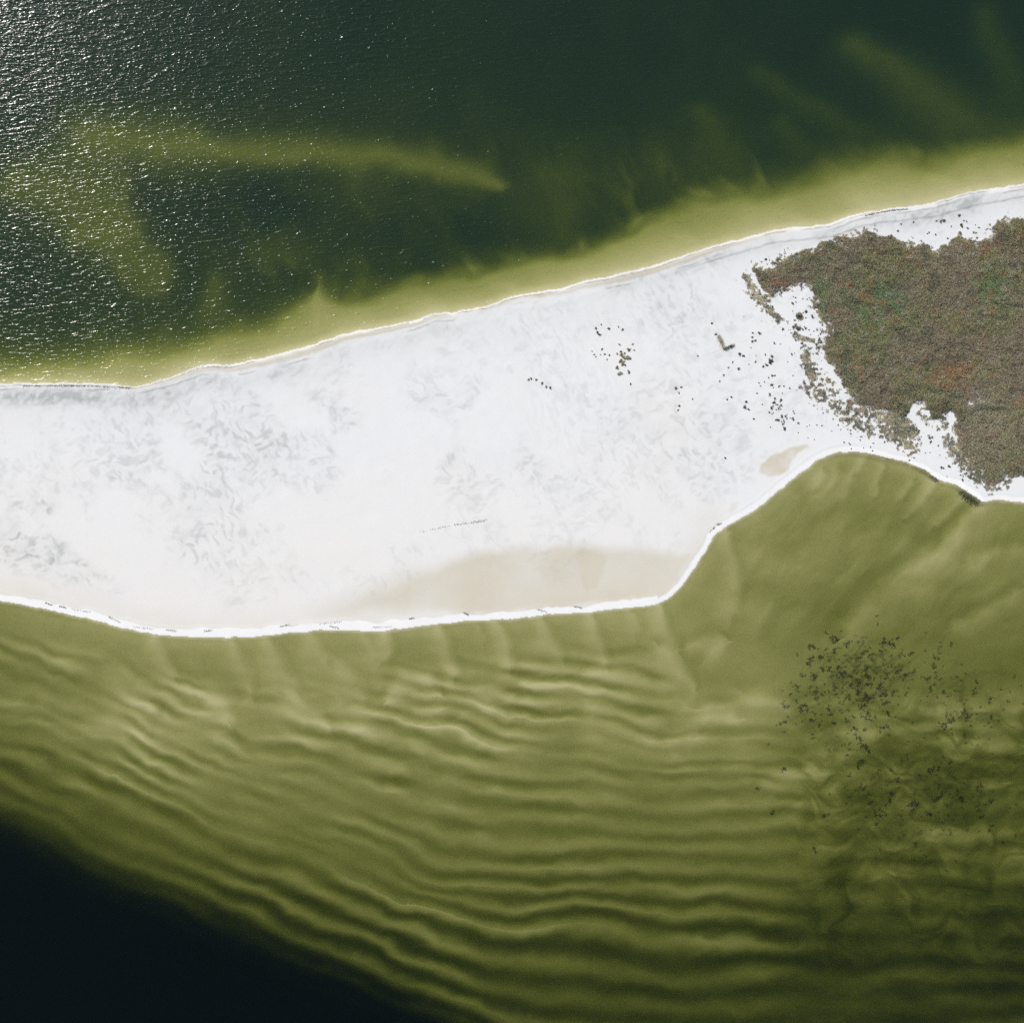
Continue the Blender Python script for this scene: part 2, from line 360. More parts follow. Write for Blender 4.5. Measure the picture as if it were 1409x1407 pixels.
    patch = sstep((fbm(u + 50 * fbm(u, v, 60, 239, 2), v + 50 * fbm(v, u, 70, 240, 2), 60, 241, 4, .6, 1.4) - .38) / .28)
    reg = np.exp(-(((u - 120) / 150) ** 2 + ((v - 735) / 55) ** 2)) * 1.5 + .55 * np.exp(-(((u - 250) / 120) ** 2 + ((v - 620) / 60) ** 2)) \
        + .62 * np.exp(-(((u - 640) / 190) ** 2 + ((v - 600) / 70) ** 2)) + .40 * np.exp(-(((u - 960) / 60) ** 2 + ((v - 620) / 80) ** 2)) \
        + .45 * np.exp(-(((u - 420) / 150) ** 2 + ((v - 590) / 70) ** 2)) + .42 * np.exp(-(((u - 930) / 60) ** 2 + ((v - 430) / 50) ** 2))
    xu = u + 16 * (fbm(u, v, 20, 247, 3) - .5); xv = v + 16 * (fbm(u, v, 20, 249, 3) - .5)
    r1 = 1 - np.abs(fbm(xu, xv, 26, 251, 4, -.35, 1.5) - .5) * 8
    r2 = 1 - np.abs(fbm(xu, xv, 11, 257, 4, 1.1, 2.2) - .5) * 7
    sel = sstep((fbm(u, v, 45, 261, 2) - .42) / .16)
    f1 = np.clip((fbm(xu, xv, 5.5, 263, 3, -.45, 2.0) - .50) * 4.0, 0, 1)
    f2 = np.clip((fbm(xu, xv, 5, 264, 3, 1.05, 2.2) - .50) * 4.0, 0, 1)
    fl = f1 * sel + f2 * (1 - sel) + .28 * np.clip(r1, 0, 1) + .14 * np.clip((fbm(u, v, 26, 268, 3, -.3, 1.6) - .5) * 5, 0, 1)
    strk = np.clip((fbm(xu, xv, 5, 267, 3, 1.25, 4) - .5) * 5, 0, 1) * (np.exp(-(((u - 790) / 55) ** 2 + ((v - 545) / 80) ** 2)) + .6 * np.exp(-(((u - 930) / 80) ** 2 + ((v - 440) / 60) ** 2)))
    grey = grey + np.minimum(reg, 1.1) * patch * fl * .55 + .14 * reg * patch + .26 * fl * patch + .26 * strk
    grey = grey + .13 * sstep((95 - dN) / 85) * north
    grey = grey * sstep((dS - berm_s - 12) / 30)
    out['grey'] = np.clip(grey, 0, 1.2) * inl
    # thin line of dark wrack left by the last tide on the north berm, dashes on the south berm
    l1 = np.exp(-((dN - (2.2 + 2.2 * vnoise(u, v, 60, 271))) / .8) ** 2) * sstep((vnoise(u, v, 26, 273) - .25) / .2)
    l2 = np.exp(-((dN - (sw + 3)) / .9) ** 2) * sstep((vnoise(u, v, 34, 275) - .42) / .2)
    l3 = np.exp(-((dN - 17 - 3 * vnoise(u, v, 50, 277)) / 1.3) ** 2) * .5 * sstep((u - 900) / 100)
    out['line'] = np.clip(l1 * .75 + l2 * .6 + l3, 0, 1) * north * inl * (.3 + 1.1 * fbm(u, v, 6, 279, 3))
    out['litter'] = np.clip(sstep((3 - veg) / 8) * (1 - .9 * hole - pale) * sstep(-veg / 4) + .25 * out['dens'], 0, 1) * inl
    fieldm = np.zeros(u.shape)
    for (cx, cy, rx, ry, k) in ((1190, 925, 70, 40, 1.0), (1130, 975, 60, 45, .6), (1330, 960, 70, 50, .55), (1280, 1085, 100, 60, .75), (1250, 1150, 90, 40, .6), (1330, 650, 30, 10, 0)):
        fieldm = np.maximum(fieldm, k * np.exp(-(((u - cx) / rx) ** 2 + ((v - cy) / ry) ** 2) ** 1.5))
    sp_ = sstep((fbm(w4u, w4v, 7, 291, 3, -.6, 1.7) - .52) / .10) * .85 + .18 * sstep((fbm(u, v, 30, 295, 3, .1, 1.6) - .45) / .2)
    near_b = sstep((9 - dS) / 4) * (np.exp(-((u - 1335) / 20) ** 2) + .7 * np.exp(-((u - 1275) / 16) ** 2) + .4 * np.exp(-((u - 1200) / 40) ** 2))
    out['algae'] = np.clip(fieldm * sp_ * .6 + near_b, 0, 1) * (1 - inl) * (1 - north)
    out['sub'] = 1 - inl
    return out

# ------------------------------------------------------------------ node helpers
def mat(name):
    m = bpy.data.materials.new(name); m.use_nodes = True
    nt = m.node_tree
    return m, nt, nt.nodes, nt.links, nt.nodes["Principled BSDF"]

def nd(nt, kind, **kw):
    n = nt.nodes.new(kind)
    for k, v in kw.items():
        if k in n.bl_rna.properties: setattr(n, k, v)
        else: n.inputs[k].default_value = v
    return n

def attr(nt, name):
    a = nt.nodes.new("ShaderNodeAttribute"); a.attribute_name = name
    return a.outputs["Fac"]

def mixc(nt, fac, a, b):
    m = nt.nodes.new("ShaderNodeMix"); m.data_type = 'RGBA'
    for sock, val in ((0, fac), (6, a), (7, b)):
        if isinstance(val, (int, float)): m.inputs[sock].default_value = val
        elif isinstance(val, tuple): m.inputs[sock].default_value = (*val, 1)
        else: nt.links.new(val, m.inputs[sock])
    return m.outputs[2]

def mth(nt, op, a, b=0.0, clamp=False):
    m = nt.nodes.new("ShaderNodeMath"); m.operation = op; m.use_clamp = clamp
    for i, val in enumerate((a, b)):
        if isinstance(val, (int, float)): m.inputs[i].default_value = val
        else: nt.links.new(val, m.inputs[i])
    return m.outputs[0]

def noise(nt, scale, detail=4, rough=.6, vec=None, dist=0.0):
    n = nt.nodes.new("ShaderNodeTexNoise")
    n.inputs["Scale"].default_value = scale; n.inputs["Detail"].default_value = detail
    n.inputs["Roughness"].default_value = rough; n.inputs["Distortion"].default_value = dist
    if vec is not None: nt.links.new(vec, n.inputs["Vector"])
    return n.outputs["Fac"]

def coords(nt, scale=(1, 1, 1), rot=0.0):
    g = nt.nodes.new("ShaderNodeNewGeometry")
    m = nt.nodes.new("ShaderNodeMapping"); m.inputs["Scale"].default_value = scale
    m.inputs["Rotation"].default_value = (0, 0, rot)
    nt.links.new(g.outputs["Position"], m.inputs["Vector"])
    return m.outputs[0]

# ------------------------------------------------------------------ ground material
def ground_material():
    m, nt, N, L, bsdf = mat("sand_ground")
    pos = coords(nt)
    n_fine = noise(nt, 1.6, 5, .7, pos)
    n_mid = noise(nt, .12, 6, .6, pos)
    n_big = noise(nt, .02, 4, .55, pos)
    sand = mixc(nt, n_mid, (.75, .755, .75), (.83, .833, .825))
    sand = mixc(nt, mth(nt, 'MULTIPLY', n_fine, .25), sand, (.66, .67, .66))
    warm = mth(nt, 'ADD', mth(nt, 'MULTIPLY', mth(nt, 'SUBTRACT', n_big, .42, True), 1.2, True), mth(nt, 'MULTIPLY', attr(nt, 'warm'), .8), True)
    sand = mixc(nt, warm, sand, (.795, .775, .735))
    sand = mixc(nt, attr(nt, 'berm'), sand, (.90, .895, .875))
    col = mixc(nt, mth(nt, 'MULTIPLY', attr(nt, 'beige'), .95, True), sand, (.60, .55, .425))
    col = mixc(nt, mth(nt, 'MULTIPLY', attr(nt, 'swash'), 1.1, True), col, (.62, .565, .45))
    col = mixc(nt, mth(nt, 'MULTIPLY', attr(nt, 'grey'), .85, True), col, (.44, .455, .445))
    col = mixc(nt, mth(nt, 'MULTIPLY', attr(nt, 'line'), .9, True), col, (.16, .15, .12))
    lit = mixc(nt, noise(nt, .35, 5, .7, pos), (.10, .080, .050), (.20, .165, .115))
    col = mixc(nt, attr(nt, 'litter'), col, lit)
    # drowned sand: dull, filmed with algae
    wetn = mixc(nt, noise(nt, .06, 4, .6, pos), (.50, .465, .265), (.60, .555, .335))
    col = mixc(nt, attr(nt, 'sub'), col, wetn)
    col = mixc(nt, attr(nt, 'algae'), col, (.21, .205, .115))
    L.new(col, bsdf.inputs["Base Color"])
    bsdf.inputs["Roughness"].default_value = .9
    bsdf.inputs["Specular IOR Level"].default_value = .15
    b = nt.nodes.new("ShaderNodeBump"); b.inputs["Strength"].default_value = .5; b.inputs["Distance"].default_value = .12
    L.new(noise(nt, .9, 6, .65, pos), b.inputs["Height"])
    L.new(b.outputs[0], bsdf.inputs["Normal"])
    return m

# ------------------------------------------------------------------ ground sheet
def axis(lo, hi, step):
    core = np.arange(lo, hi + step, step)
    out, d, x = [], step, core[-1]
    while x < hi + 14000:
        d *= 1.30; x += d; out.append(x)
    right = np.array(out); out, d, x = [], step, core[0]
    while x > lo - 14000:
        d *= 1.30; x -= d; out.append(x)
    return np.concatenate([np.array(out)[::-1], core, right])

def grid_mesh(name, ua, va, z):
    nu, nv = len(ua), len(va)
    U, V = np.meshgrid(ua, va)
    X, Y = W(U, V)
    co = np.stack([X, Y, z], -1).reshape(-1, 3).astype(np.float32)
    me = bpy.data.meshes.new(name)
    me.vertices.add(nu * nv); me.vertices.foreach_set("co", co.ravel())
    i = np.arange(nu * nv).reshape(nv, nu)
    q = np.stack([i[:-1, :-1], i[1:, :-1], i[1:, 1:], i[:-1, 1:]], -1).reshape(-1, 4)
    nf = len(q)
    me.loops.add(nf * 4); me.loops.foreach_set("vertex_index", q.ravel().astype(np.int32))
    me.polygons.add(nf); me.polygons.foreach_set("loop_start", (np.arange(nf) * 4).astype(np.int32))
    me.polygons.foreach_set("use_smooth", np.ones(nf, bool))
    me.update(calc_edges=True)
    return me

def add_attr(me, name, arr):
    a = me.attributes.new(name, 'FLOAT', 'POINT')
    a.data.foreach_set("value", np.ascontiguousarray(arr.ravel(), dtype=np.float32))

ua = axis(-45, 1455, 1.35); va = axis(-45, 1455, 1.35)
U, V = np.meshgrid(ua, va)
sv = survey(U, V)
gm = grid_mesh("ground", ua, va, sv['z'])
for k in ('berm', 'algae', 'warm', 'beige', 'swash', 'grey', 'line', 'litter', 'sub'):
    add_attr(gm, k, sv[k])
ground = bpy.data.objects.new("ground", gm)
scene.collection.objects.link(ground)
ground['kind'] = 'structure'
ground.data.materials.append(ground_material())

def sample(name):
    """bilinear look-up of a surveyed field"""
    F = sv[name].astype(float)
    def f(u, v):
        u = np.asarray(u, float); v = np.asarray(v, float)
        i = np.clip(np.searchsorted(ua, u) - 1, 0, len(ua) - 2); j = np.clip(np.searchsorted(va, v) - 1, 0, len(va) - 2)
        a = (u - ua[i]) / (ua[i + 1] - ua[i]); b = (v - va[j]) / (va[j + 1] - va[j])
        return (F[j, i] * (1 - a) + F[j, i + 1] * a) * (1 - b) + (F[j + 1, i] * (1 - a) + F[j + 1, i + 1] * a) * b
    return f
Z = sample('z'); DENS = sample('dens'); VEGD = sample('veg'); LAND = sample('sub'); DNF = sample('dN'); DSF = sample('dS')

# ------------------------------------------------------------------ the two bodies of water
def water_material(name, absorb, scat_col, scat_den, wave_h, lee=None):
    m, nt, N, L, bsdf = mat(name)
    N.remove(bsdf)
    out = N["Material Output"]
    # wind waves: short crests
    p1 = coords(nt, (.13, .44, 1), math.radians(-24))
    p2 = coords(nt, (.5, 1.0, 1), math.radians(-12))
    p3 = coords(nt, (.030, .034, 1), 0)
    crest = mth(nt, 'MULTIPLY', mth(nt, 'POWER', noise(nt, 1.0, 1.5, .5, p1, .4), 4.5), 6.0)      # peaked crests, flat troughs
    chop = mth(nt, 'MULTIPLY', mth(nt, 'POWER', noise(nt, 1.0, 1.0, .5, p2, .3), 4.5), 2.0)
    h = mth(nt, 'ADD', crest, chop)
    gust = mth(nt, 'ADD', .55, mth(nt, 'MULTIPLY', noise(nt, 1.0, 3, .6, p3), .9))
    b = nt.nodes.new("ShaderNodeBump"); b.inputs["Strength"].default_value = 1.0
    L.new(mth(nt, 'MULTIPLY', gust, wave_h), b.inputs["Distance"])
    L.new(h, b.inputs["Height"])
    fr = nt.nodes.new("ShaderNodeFresnel"); fr.inputs["IOR"].default_value = 1.33
    L.new(b.outputs[0], fr.inputs["Normal"])
    gg = nt.nodes.new("ShaderNodeNewGeometry")          # light leaving from below is already bent: same loss both ways
    L.new(mth(nt, 'SUBTRACT', 1.33, mth(nt, 'MULTIPLY', gg.outputs["Backfacing"], 1.33 - 1 / 1.33)), fr.inputs["IOR"])
    gl = nt.nodes.new("ShaderNodeBsdfGlossy"); gl.inputs["Roughness"].default_value = .205
    L.new(b.outputs[0], gl.inputs["Normal"])
    tr = nt.nodes.new("ShaderNodeBsdfTransparent")
    mx = nt.nodes.new("ShaderNodeMixShader")
    L.new(fr.outputs[0], mx.inputs[0]); L.new(tr.outputs[0], mx.inputs[1]); L.new(gl.outputs[0], mx.inputs[2])
    L.new(mx.outputs[0], out.inputs["Surface"])
    # absorption: colour is (1 - share absorbed), density per metre
    mxa = max(absorb)
    va_ = nt.nodes.new("ShaderNodeVolumeAbsorption")
    va_.inputs["Color"].default_value = tuple(1 - a / mxa for a in absorb) + (1,)
    va_.inputs["Density"].default_value = mxa
    if scat_den > 0:
        vs = nt.nodes.new("ShaderNodeVolumeScatter")
        vs.inputs["Color"].default_value = (*scat_col, 1); vs.inputs["Density"].default_value = scat_den
        ad = nt.nodes.new("ShaderNodeAddShader")
        L.new(va_.outputs[0], ad.inputs[0]); L.new(vs.outputs[0], ad.inputs[1])
        L.new(ad.outputs[0], out.inputs["Volume"])
    else:
        L.new(va_.outputs[0], out.inputs["Volume"])
    return m

mid_u = [-3900, -600, -60, 200, 450, 700, 900, 1000, 1100, 1200, 1300, 1400, 1600, 2200, 5900]
mid = [(u, (np.interp(u, NU, NV) + np.interp(u, SU_, SV_)) / 2) for u in mid_u]
mid = [(-14000, 670)] + mid + [(16000, 525)]

def water_body(name, poly, material):
    n = len(poly)
    vs = []
    for z in (0.0, -19.0):
        for (u, v) in poly:
            x, y = W(u, v); vs.append((float(x), float(y), z))
    fs = [list(range(n)), list(range(2 * n - 1, n - 1, -1))]
    for i in range(n):
        j = (i + 1) % n
        fs.append([i, i + n, j + n, j])
    me = bpy.data.meshes.new(name); me.from_pydata(vs, [], fs)
    import bmesh
    bm = bmesh.new(); bm.from_mesh(me); bmesh.ops.recalc_face_normals(bm, faces=bm.faces)
    bmesh.ops.triangulate(bm, faces=[f for f in bm.faces if len(f.verts) > 4]); bm.to_mesh(me); bm.free()
    o = bpy.data.objects.new(name, me); scene.collection.objects.link(o)
    o['kind'] = 'structure'
    me.materials.append(material)
    return o

sea_mat = water_material("sea_water", (.295, .245, .52), (.29, .62, .90), .066, .23)
bay_mat = water_material("bay_water", (.59, .53, .95), (.32, .54, 1.0), .028, .04)
mid_n = [(u, v - 1.5) for u, v in mid]; mid_s = [(u, v + 1.5) for u, v in mid]
water_body("sea_water", mid_n + [(16000, -14000), (-14000, -14000)], sea_mat)
water_body("bay_water", mid_s + [(16000, 15500), (-14000, 15500)], bay_mat)

# ------------------------------------------------------------------ foliage
def leaf_material(name, use_tint=True, rough=.75):
    m, nt, N, L, bsdf = mat(name)
    a = nt.nodes.new("ShaderNodeAttribute"); a.attribute_name = "tint"
    nz = noise(nt, .8, 3, .6, coords(nt))
    hs = nt.nodes.new("ShaderNodeHueSaturation")
    L.new(a.outputs["Color"], hs.inputs["Color"])
    L.new(mth(nt, 'ADD', .7, mth(nt, 'MULTIPLY', nz, .6)), hs.inputs["Value"])
    L.new(hs.outputs[0], bsdf.inputs["Base Color"])
    bsdf.inputs["Roughness"].default_value = rough
    bsdf.inputs["Specular IOR Level"].default_value = .2
    return m

LEAF = leaf_material("leaf")

def tri_mesh(name, centers, sizes, cols, flat=.6, seed=1):
    """many leaf-sized triangles, each with its own tilt and tint"""
    r = np.random.default_rng(seed)
    n = len(centers)
    a = r.normal(size=(n, 3)); a[:, 2] *= flat; a /= np.linalg.norm(a, axis=1)[:, None]
    b = r.normal(size=(n, 3)); b[:, 2] *= flat; b -= (b * a).sum(1)[:, None] * a; b /= np.linalg.norm(b, axis=1)[:, None]
    s = sizes[:, None]
    p = np.stack([centers + a * s, centers - a * s * .5 + b * s * .75, centers - a * s * .6 - b * s * .7], 1)
    me = bpy.data.meshes.new(name)
    me.vertices.add(n * 3); me.vertices.foreach_set("co", p.reshape(-1).astype(np.float32))
    me.loops.add(n * 3); me.loops.foreach_set("vertex_index", np.arange(n * 3, dtype=np.int32))
    me.polygons.add(n); me.polygons.foreach_set("loop_start", (np.arange(n) * 3).astype(np.int32))
    me.update(calc_edges=True)
    c = np.repeat(np.concatenate([cols, np.ones((n, 1))], 1), 3, 0).astype(np.float32)
    at = me.attributes.new("tint", 'FLOAT_COLOR', 'POINT'); at.data.foreach_set("color", c.ravel())
    me.materials.append(LEAF)
    return me

# ---- the thicket and the loose growth round it: one mass nobody could count
NT = 1250000
tu = rng.uniform(1005, 1470, NT); tv = rng.uniform(270, 700, NT)
dn_ = DENS(tu, tv)
keep = (rng.random(NT) < dn_) & (LAND(tu, tv) < .1)
tu, tv = tu[keep], tv[keep]
vd = VEGD(tu, tv)
inside = sstep((4 - vd) / 14)
canopy = (.35 + 1.5 * inside) * (.30 + .95 * fbm(tu, tv, 9, 301, 3)) * (.55 + .8 * fbm(tu, tv, 40, 311, 2))
tz = Z(tu, tv) + canopy * rng.uniform(.62, 1.05, len(tu))
tx, ty = W(tu, tv)
P = {'brown': (.118, .101, .068), 'olive': (.115, .110, .058), 'green': (.060, .112, .048), 'rust': (.170, .088, .050),
     'grey': (.165, .150, .120), 'tan': (.230, .200, .125), 'dark': (.050, .052, .036)}
P = {k: np.array(v) * 2.25 for k, v in P.items()}
def blend(c, col, w): return c * (1 - w[:, None]) + col * w[:, None]
tc = np.tile(P['brown'], (len(tu), 1))
tc = blend(tc, P['olive'], sstep((fbm(tu, tv, 40, 321, 4) - .40) / .16) * .9)
gsp = np.exp(-(((tu - 1205) / 42) ** 2 + ((tv - 415) / 34) ** 2)) + .8 * np.exp(-(((tu - 1128) / 12) ** 2 + ((tv - 405) / 28) ** 2)) \
    + .7 * np.exp(-(((tu - 1362) / 26) ** 2 + ((tv - 400) / 30) ** 2)) + .35 * np.exp(-(((tu - 1170) / 50) ** 2 + ((tv - 500) / 40) ** 2)) \
    + .35 * np.exp(-(((tu - 1115) / 40) ** 2 + ((tv - 355) / 14) ** 2))
tc = blend(tc, P['green'], np.clip(gsp * sstep((fbm(tu, tv, 16, 331, 4) - .36) / .16), 0, 1) * .85)
tc = blend(tc, P['rust'], np.clip(np.exp(-(((tu - 1313) / 26) ** 2 + ((tv - 512) / 17) ** 2) ** 1.5) * (.35 + fbm(tu, tv, 14, 341, 3)), 0, 1) * .85)
tc = blend(tc, P['rust'], sstep((fbm(tu, tv, 13, 345, 3) - .66) / .1) * .45)
tc = blend(tc, P['grey'], np.clip(np.exp(-(((tu - 1355) / 40) ** 2 + ((tv - 590) / 55) ** 2)), 0, 1) * .40)
tc = blend(tc, P['grey'], sstep((fbm(tu, tv, 7, 347, 3) - .64) / .08) * .5)
tc = blend(tc, P['tan'], (1 - inside) * np.clip(sstep((fbm(tu, tv, 12, 349, 2) - .40) / .15) * .6 + .7 * sstep((1070 - tu) / 10), 0, 1))
tc = blend(tc, P['dark'], (1 - inside) * sstep((fbm(tu, tv, 8, 353, 2) - .5) / .1) * .7)
tc = blend(tc, P['dark'], sstep((fbm(tu, tv, 9, 355, 3, .1, 2) - .62) / .08) * .5)
tc = tc * rng.uniform(.84, 1.20, (len(tu), 1)) * 1.05
th = tri_mesh("scrub_thicket", np.stack([tx, ty, tz], 1), rng.uniform(.16, .42, len(tu)), tc, .45, 3)
tho = bpy.data.objects.new("scrub_thicket", th); scene.collection.objects.link(tho)
tho['kind'] = 'stuff'; tho['label'] = "dense brown and green scrub thicket covering the eastern end of the sand"; tho['category'] = "scrub"

# ---- single shrubs standing on open sand
def shrub_mesh(name, r, h, n, base, seed, spread=.5):
    g = np.random.default_rng(seed)
    lobes = g.normal(size=(5, 3)) * np.array([r * .45, r * .45, h * .15]) + np.array([0, 0, h * .5])
    k = g.integers(0, 5, n)
    d = g.normal(size=(n, 3)); d /= np.linalg.norm(d, axis=1)[:, None]
    p = lobes[k] + d * (g.random(n) ** .4)[:, None] * np.array([r * .6, r * .6, h * .45])
    p[:, 2] = np.clip(p[:, 2], .03, None)
    stems = np.stack([g.normal(size=12) * r * .15, g.normal(size=12) * r * .15, g.uniform(.0, h * .4, 12)], 1)
    p = np.concatenate([p, stems])
    c = np.tile(np.array(base), (len(p), 1)) * g.uniform(.55, 1.5, (len(p), 1))
    return tri_mesh(name, p, np.full(len(p), r * .30) * g.uniform(.6, 1.3, len(p)), c, .6, seed)

DARK = [shrub_mesh("shrub_foliage", 1.0, .9, 80, c, 400 + i) for i, c in enumerate([(.12, .13, .09), (.15, .15, .10), (.10, .11, .085), (.18, .17, .12)])]
TAN = [shrub_mesh("grass_foliage", 1.0, .7, 80, c, 420 + i) for i, c in enumerate([(.40, .36, .23), (.30, .28, .18), (.46, .40, .26)])]
placed = 0
def put(name, me, u, v, size, label, cat, group):
    global placed
    if float(LAND(u, v)) > .05 and cat != 'seagrass': return None
    o = bpy.data.objects.new(name, me)
    scene.collection.objects.link(o)
    x, y = W(u, v)
    o.location = (float(x), float(y), float(Z(u, v)) - .03)
    if cat == 'seagrass': size *= .88
    o.scale = (size, size * random.uniform(.8, 1.2), size * random.uniform(.8, 1.1))
    if cat == 'seagrass': o.scale.z *= .5
    elif cat == 'shrub' and size < 3: o.scale *= .88
    o.rotation_euler = (0, 0, random.uniform(0, 6.28))
    o['label'] = label; o['category'] = cat
    if group: o['group'] = group
    placed += 1
    return o

SINGLE = [(930,533,1.5,"dark shrub on bare sand, northernmost of the small file south-east of the tan tussock clump"),
 (867,528,1.1,"lone small dark shrub just below the tan tussock cluster on open sand"),
 (960,490,.9,"lone tiny shrub midway between the tussock cluster and the tan V shaped tussock"),
 (953,549,.9,"tiny lone shrub just east of the short file of shrubs on open sand"),
 (998,630,1.2,"small grey shrub near the beige damp pool beside the bay shore"),
 (979,445,1.2,"small dark shrub just north-west of the tan V shaped tussock"),
 (1044,458,1.4,"dark shrub north-east of the tan V shaped tussock on white sand"),
 (1035,470,1.5,"round dark shrub directly east of the tan V shaped tussock"),
 (1017,486,1.8,"larger dark shrub close below the tan V shaped tussock, left of a pair"),
 (1022,490,1.4,"smaller shrub touching the larger one below the tan V shaped tussock, right of the pair"),
 (1059,498,2.3,"largest dark round shrub standing alone on the sand west of the thicket"),
 (1025,560,1.9,"biggest shrub of the trio standing on sand north of the beige pool"),
 (1027,552,1.2,"top shrub of the trio standing on sand north of the beige pool"),
 (1030,563,1.2,"bottom right shrub of the trio standing on sand north of the beige pool"),
 (1100,435,2.6,"large dark crescent shrub in the white sand bay of the thicket"),
 (1097,451,2.0,"dark shrub below the crescent shrub in the white sand bay of the thicket"),
 (1091,449,1.5,"small dark shrub at the left edge of the white sand bay of the thicket"),
 (1108,428,1.6,"small dark shrub upper right of the crescent shrub in the sand bay"),
 (1117,435,1.5,"dark shrub near the right edge of the sand bay of the thicket"),
 (1279,602,1.5,"dark shrub in the middle of the southern sand tongue between thicket edges"),
 (1295,642,1.5,"dark shrub on the narrow sand strip above the bay shore, left of two"),
 (1306,641,1.5,"dark shrub on the narrow sand strip above the bay shore, right of two"),
 (1240,557,6.0,"very dark dense bush rising at the southern margin of the brown thicket"),
 (1298,303,2.0,"dark shrub pair on the grey sand between sea and thicket, left one"),
 (1321,309,1.9,"dark shrub on the grey sand between sea and thicket, close to the right edge"),
 (1319,296,1.5,"small dark shrub highest on the grey sand by the sea, near the right edge"),
 (1294,305,1.4,"small shrub touching the left dark shrub on the grey sand by the sea")]
for i, (u, v, s, lab) in enumerate(SINGLE):
    put("shrub", DARK[i % 4], u, v, s * (.75 if s < 3 else .62), lab, "shrub", "single shrubs on the open sand")
SMALLSETS = [
 ([(822,457),(827,446),(837,452),(851,450),(856,453),(824,460),(820,452)], 1.2, "small dark shrub in the sparse row above the tan tussock cluster", "shrubs above the tussock cluster"),
 ([(814,483),(820,491),(828,480),(835,494),(817,488),(826,488),(832,487),(838,489)], .9, "tiny shrub in the loose sprinkle left of the tan tussock cluster", "shrubs left of the tussock cluster"),
 ([(934,541),(935,558),(933,564),(937,533)], 1.0, "small shrub in the short file on bare white sand", "short file of shrubs on bare sand"),
 ([(1002,506),(1015,508),(995,516),(990,524),(1005,546),(1000,550),(984,460),(1008,498)], 1.1, "small shrub scattered on sand below the tan V shaped tussock", "shrubs below the V shaped tussock"),
 ([(731,521),(738,523),(746,527),(751,532),(727,522),(757,533)], 1.3, "small grey shrub in the faint row on the washover sand", "row of grey shrubs on the washover sand")]
for pts, s, lab, grp in SMALLSETS:
    for (u, v) in pts:
        put("shrub", random.choice(DARK), u, v, s * random.uniform(.7, 1.15) * .8, lab, "shrub", grp)
def scatter(n, fn, s0, s1, lab, grp, meshes=DARK, name="shrub", cat="shrub"):
    k = 0; tries = 0
    while k < n and tries < n * 60:
        tries += 1
        u, v = fn()
        if cat == 'shrub' and (VEGD(u, v) < 1): continue
        s = (s0 + (s1 - s0) * random.random() ** 2.2) * .88
        if put(name, random.choice(meshes), u, v, s, lab, cat, grp) is not None: k += 1
def inside_box(a, b, c, d): return lambda: (random.uniform(a, b), random.uniform(c, d))
def near(pts, sd):
    def f():
        p = random.choice(pts); return (random.gauss(p[0], sd), random.gauss(p[1], sd))
    return f
scatter(34, near([(1058,518),(1070,545),(1062,560),(1080,560),(1075,575),(1052,500),(1065,570)], 8), .55, 1.5,
        "small dark shrub in the loose colony on white sand west of the thicket", "colony of shrubs west of the thicket")
scatter(34, inside_box(1030, 1092, 446, 592), .5, 1.2, "tiny dark shrub dotted thinly over the sand west of the thicket", "thinly dotted shrubs west of the thicket")
scatter(34, inside_box(1088, 1130, 402, 488), .5, 1.2, "small shrub dotted inside the white sand bay enclosed by the thicket", "shrubs inside the sand bay")
scatter(26, near([(1115,590),(1100,585),(1140,580),(1160,600),(1185,605),(1205,610)], 8), .5, 1.0,
        "tiny shrub on the sand fringe between the thicket and the curved bay shore", "shrubs along the bay fringe")
scatter(26, near([(1262,575),(1272,590),(1282,610),(1275,625),(1300,650),(1325,652),(1270,600)], 8), .55, 1.3,
        "small shrub on the southern sand tongue near the curved bay shore", "shrubs on the southern sand tongue")
scatter(16, inside_box(1235, 1345, 298, 334), .5, 1.1, "tiny shrub on the grey sand between the sea and the thicket", "shrubs on the grey sand by the sea")
scatter(10, near([(1060,362),(1075,352),(1050,364)], 5), .5, 1.1, "tiny shrub beside the north-western tip of the thicket", "shrubs at the thicket tip")
# tan tussocks
scatter(30, lambda: (random.gauss(859, 6.0), random.gauss(492, 9.5)), .8, 1.7,
        "tan grass tussock in the isolated round cluster on open white sand", "cluster of tan tussocks on open sand", TAN, "grass_tussock", "grass tussock")
vz = []
for _ in range(900):
    t = random.random(); side = random.random() < .6
    if side: c = (988 + 8 * t + random.gauss(0, 1.6), 462 + 18 * t + random.gauss(0, 1.8))
    else: c = (996 + 13 * t + random.gauss(0, 1.5), 481 - 6 * t + random.gauss(0, 1.2))
    vz.append(c)
vz = np.array(vz); vx, vy = W(vz[:, 0], vz[:, 1]); x0, y0 = W(998, 472)
cc = np.where((vz[:, 0:1] + vz[:, 1:2] > 1476), np.array([[.10, .10, .07]]), np.array([[.42, .36, .23]])) * rng.uniform(.7, 1.3, (900, 1))  # shade on the south-east side put into the leaf tint
vm = tri_mesh("grass_tussock", np.stack([vx - x0, vy - y0, rng.uniform(.05, .9, 900)], 1), rng.uniform(.15, .35, 900), cc, .6, 9)
vo = bpy.data.objects.new("grass_tussock", vm); scene.collection.objects.link(vo)
vo.location = (float(x0), float(y0), float(Z(998, 472)) - .02)
vo['label'] = "tan V shaped grass tussock with shade coloured dark into its southern edge, on white sand"; vo['category'] = "grass tussock"

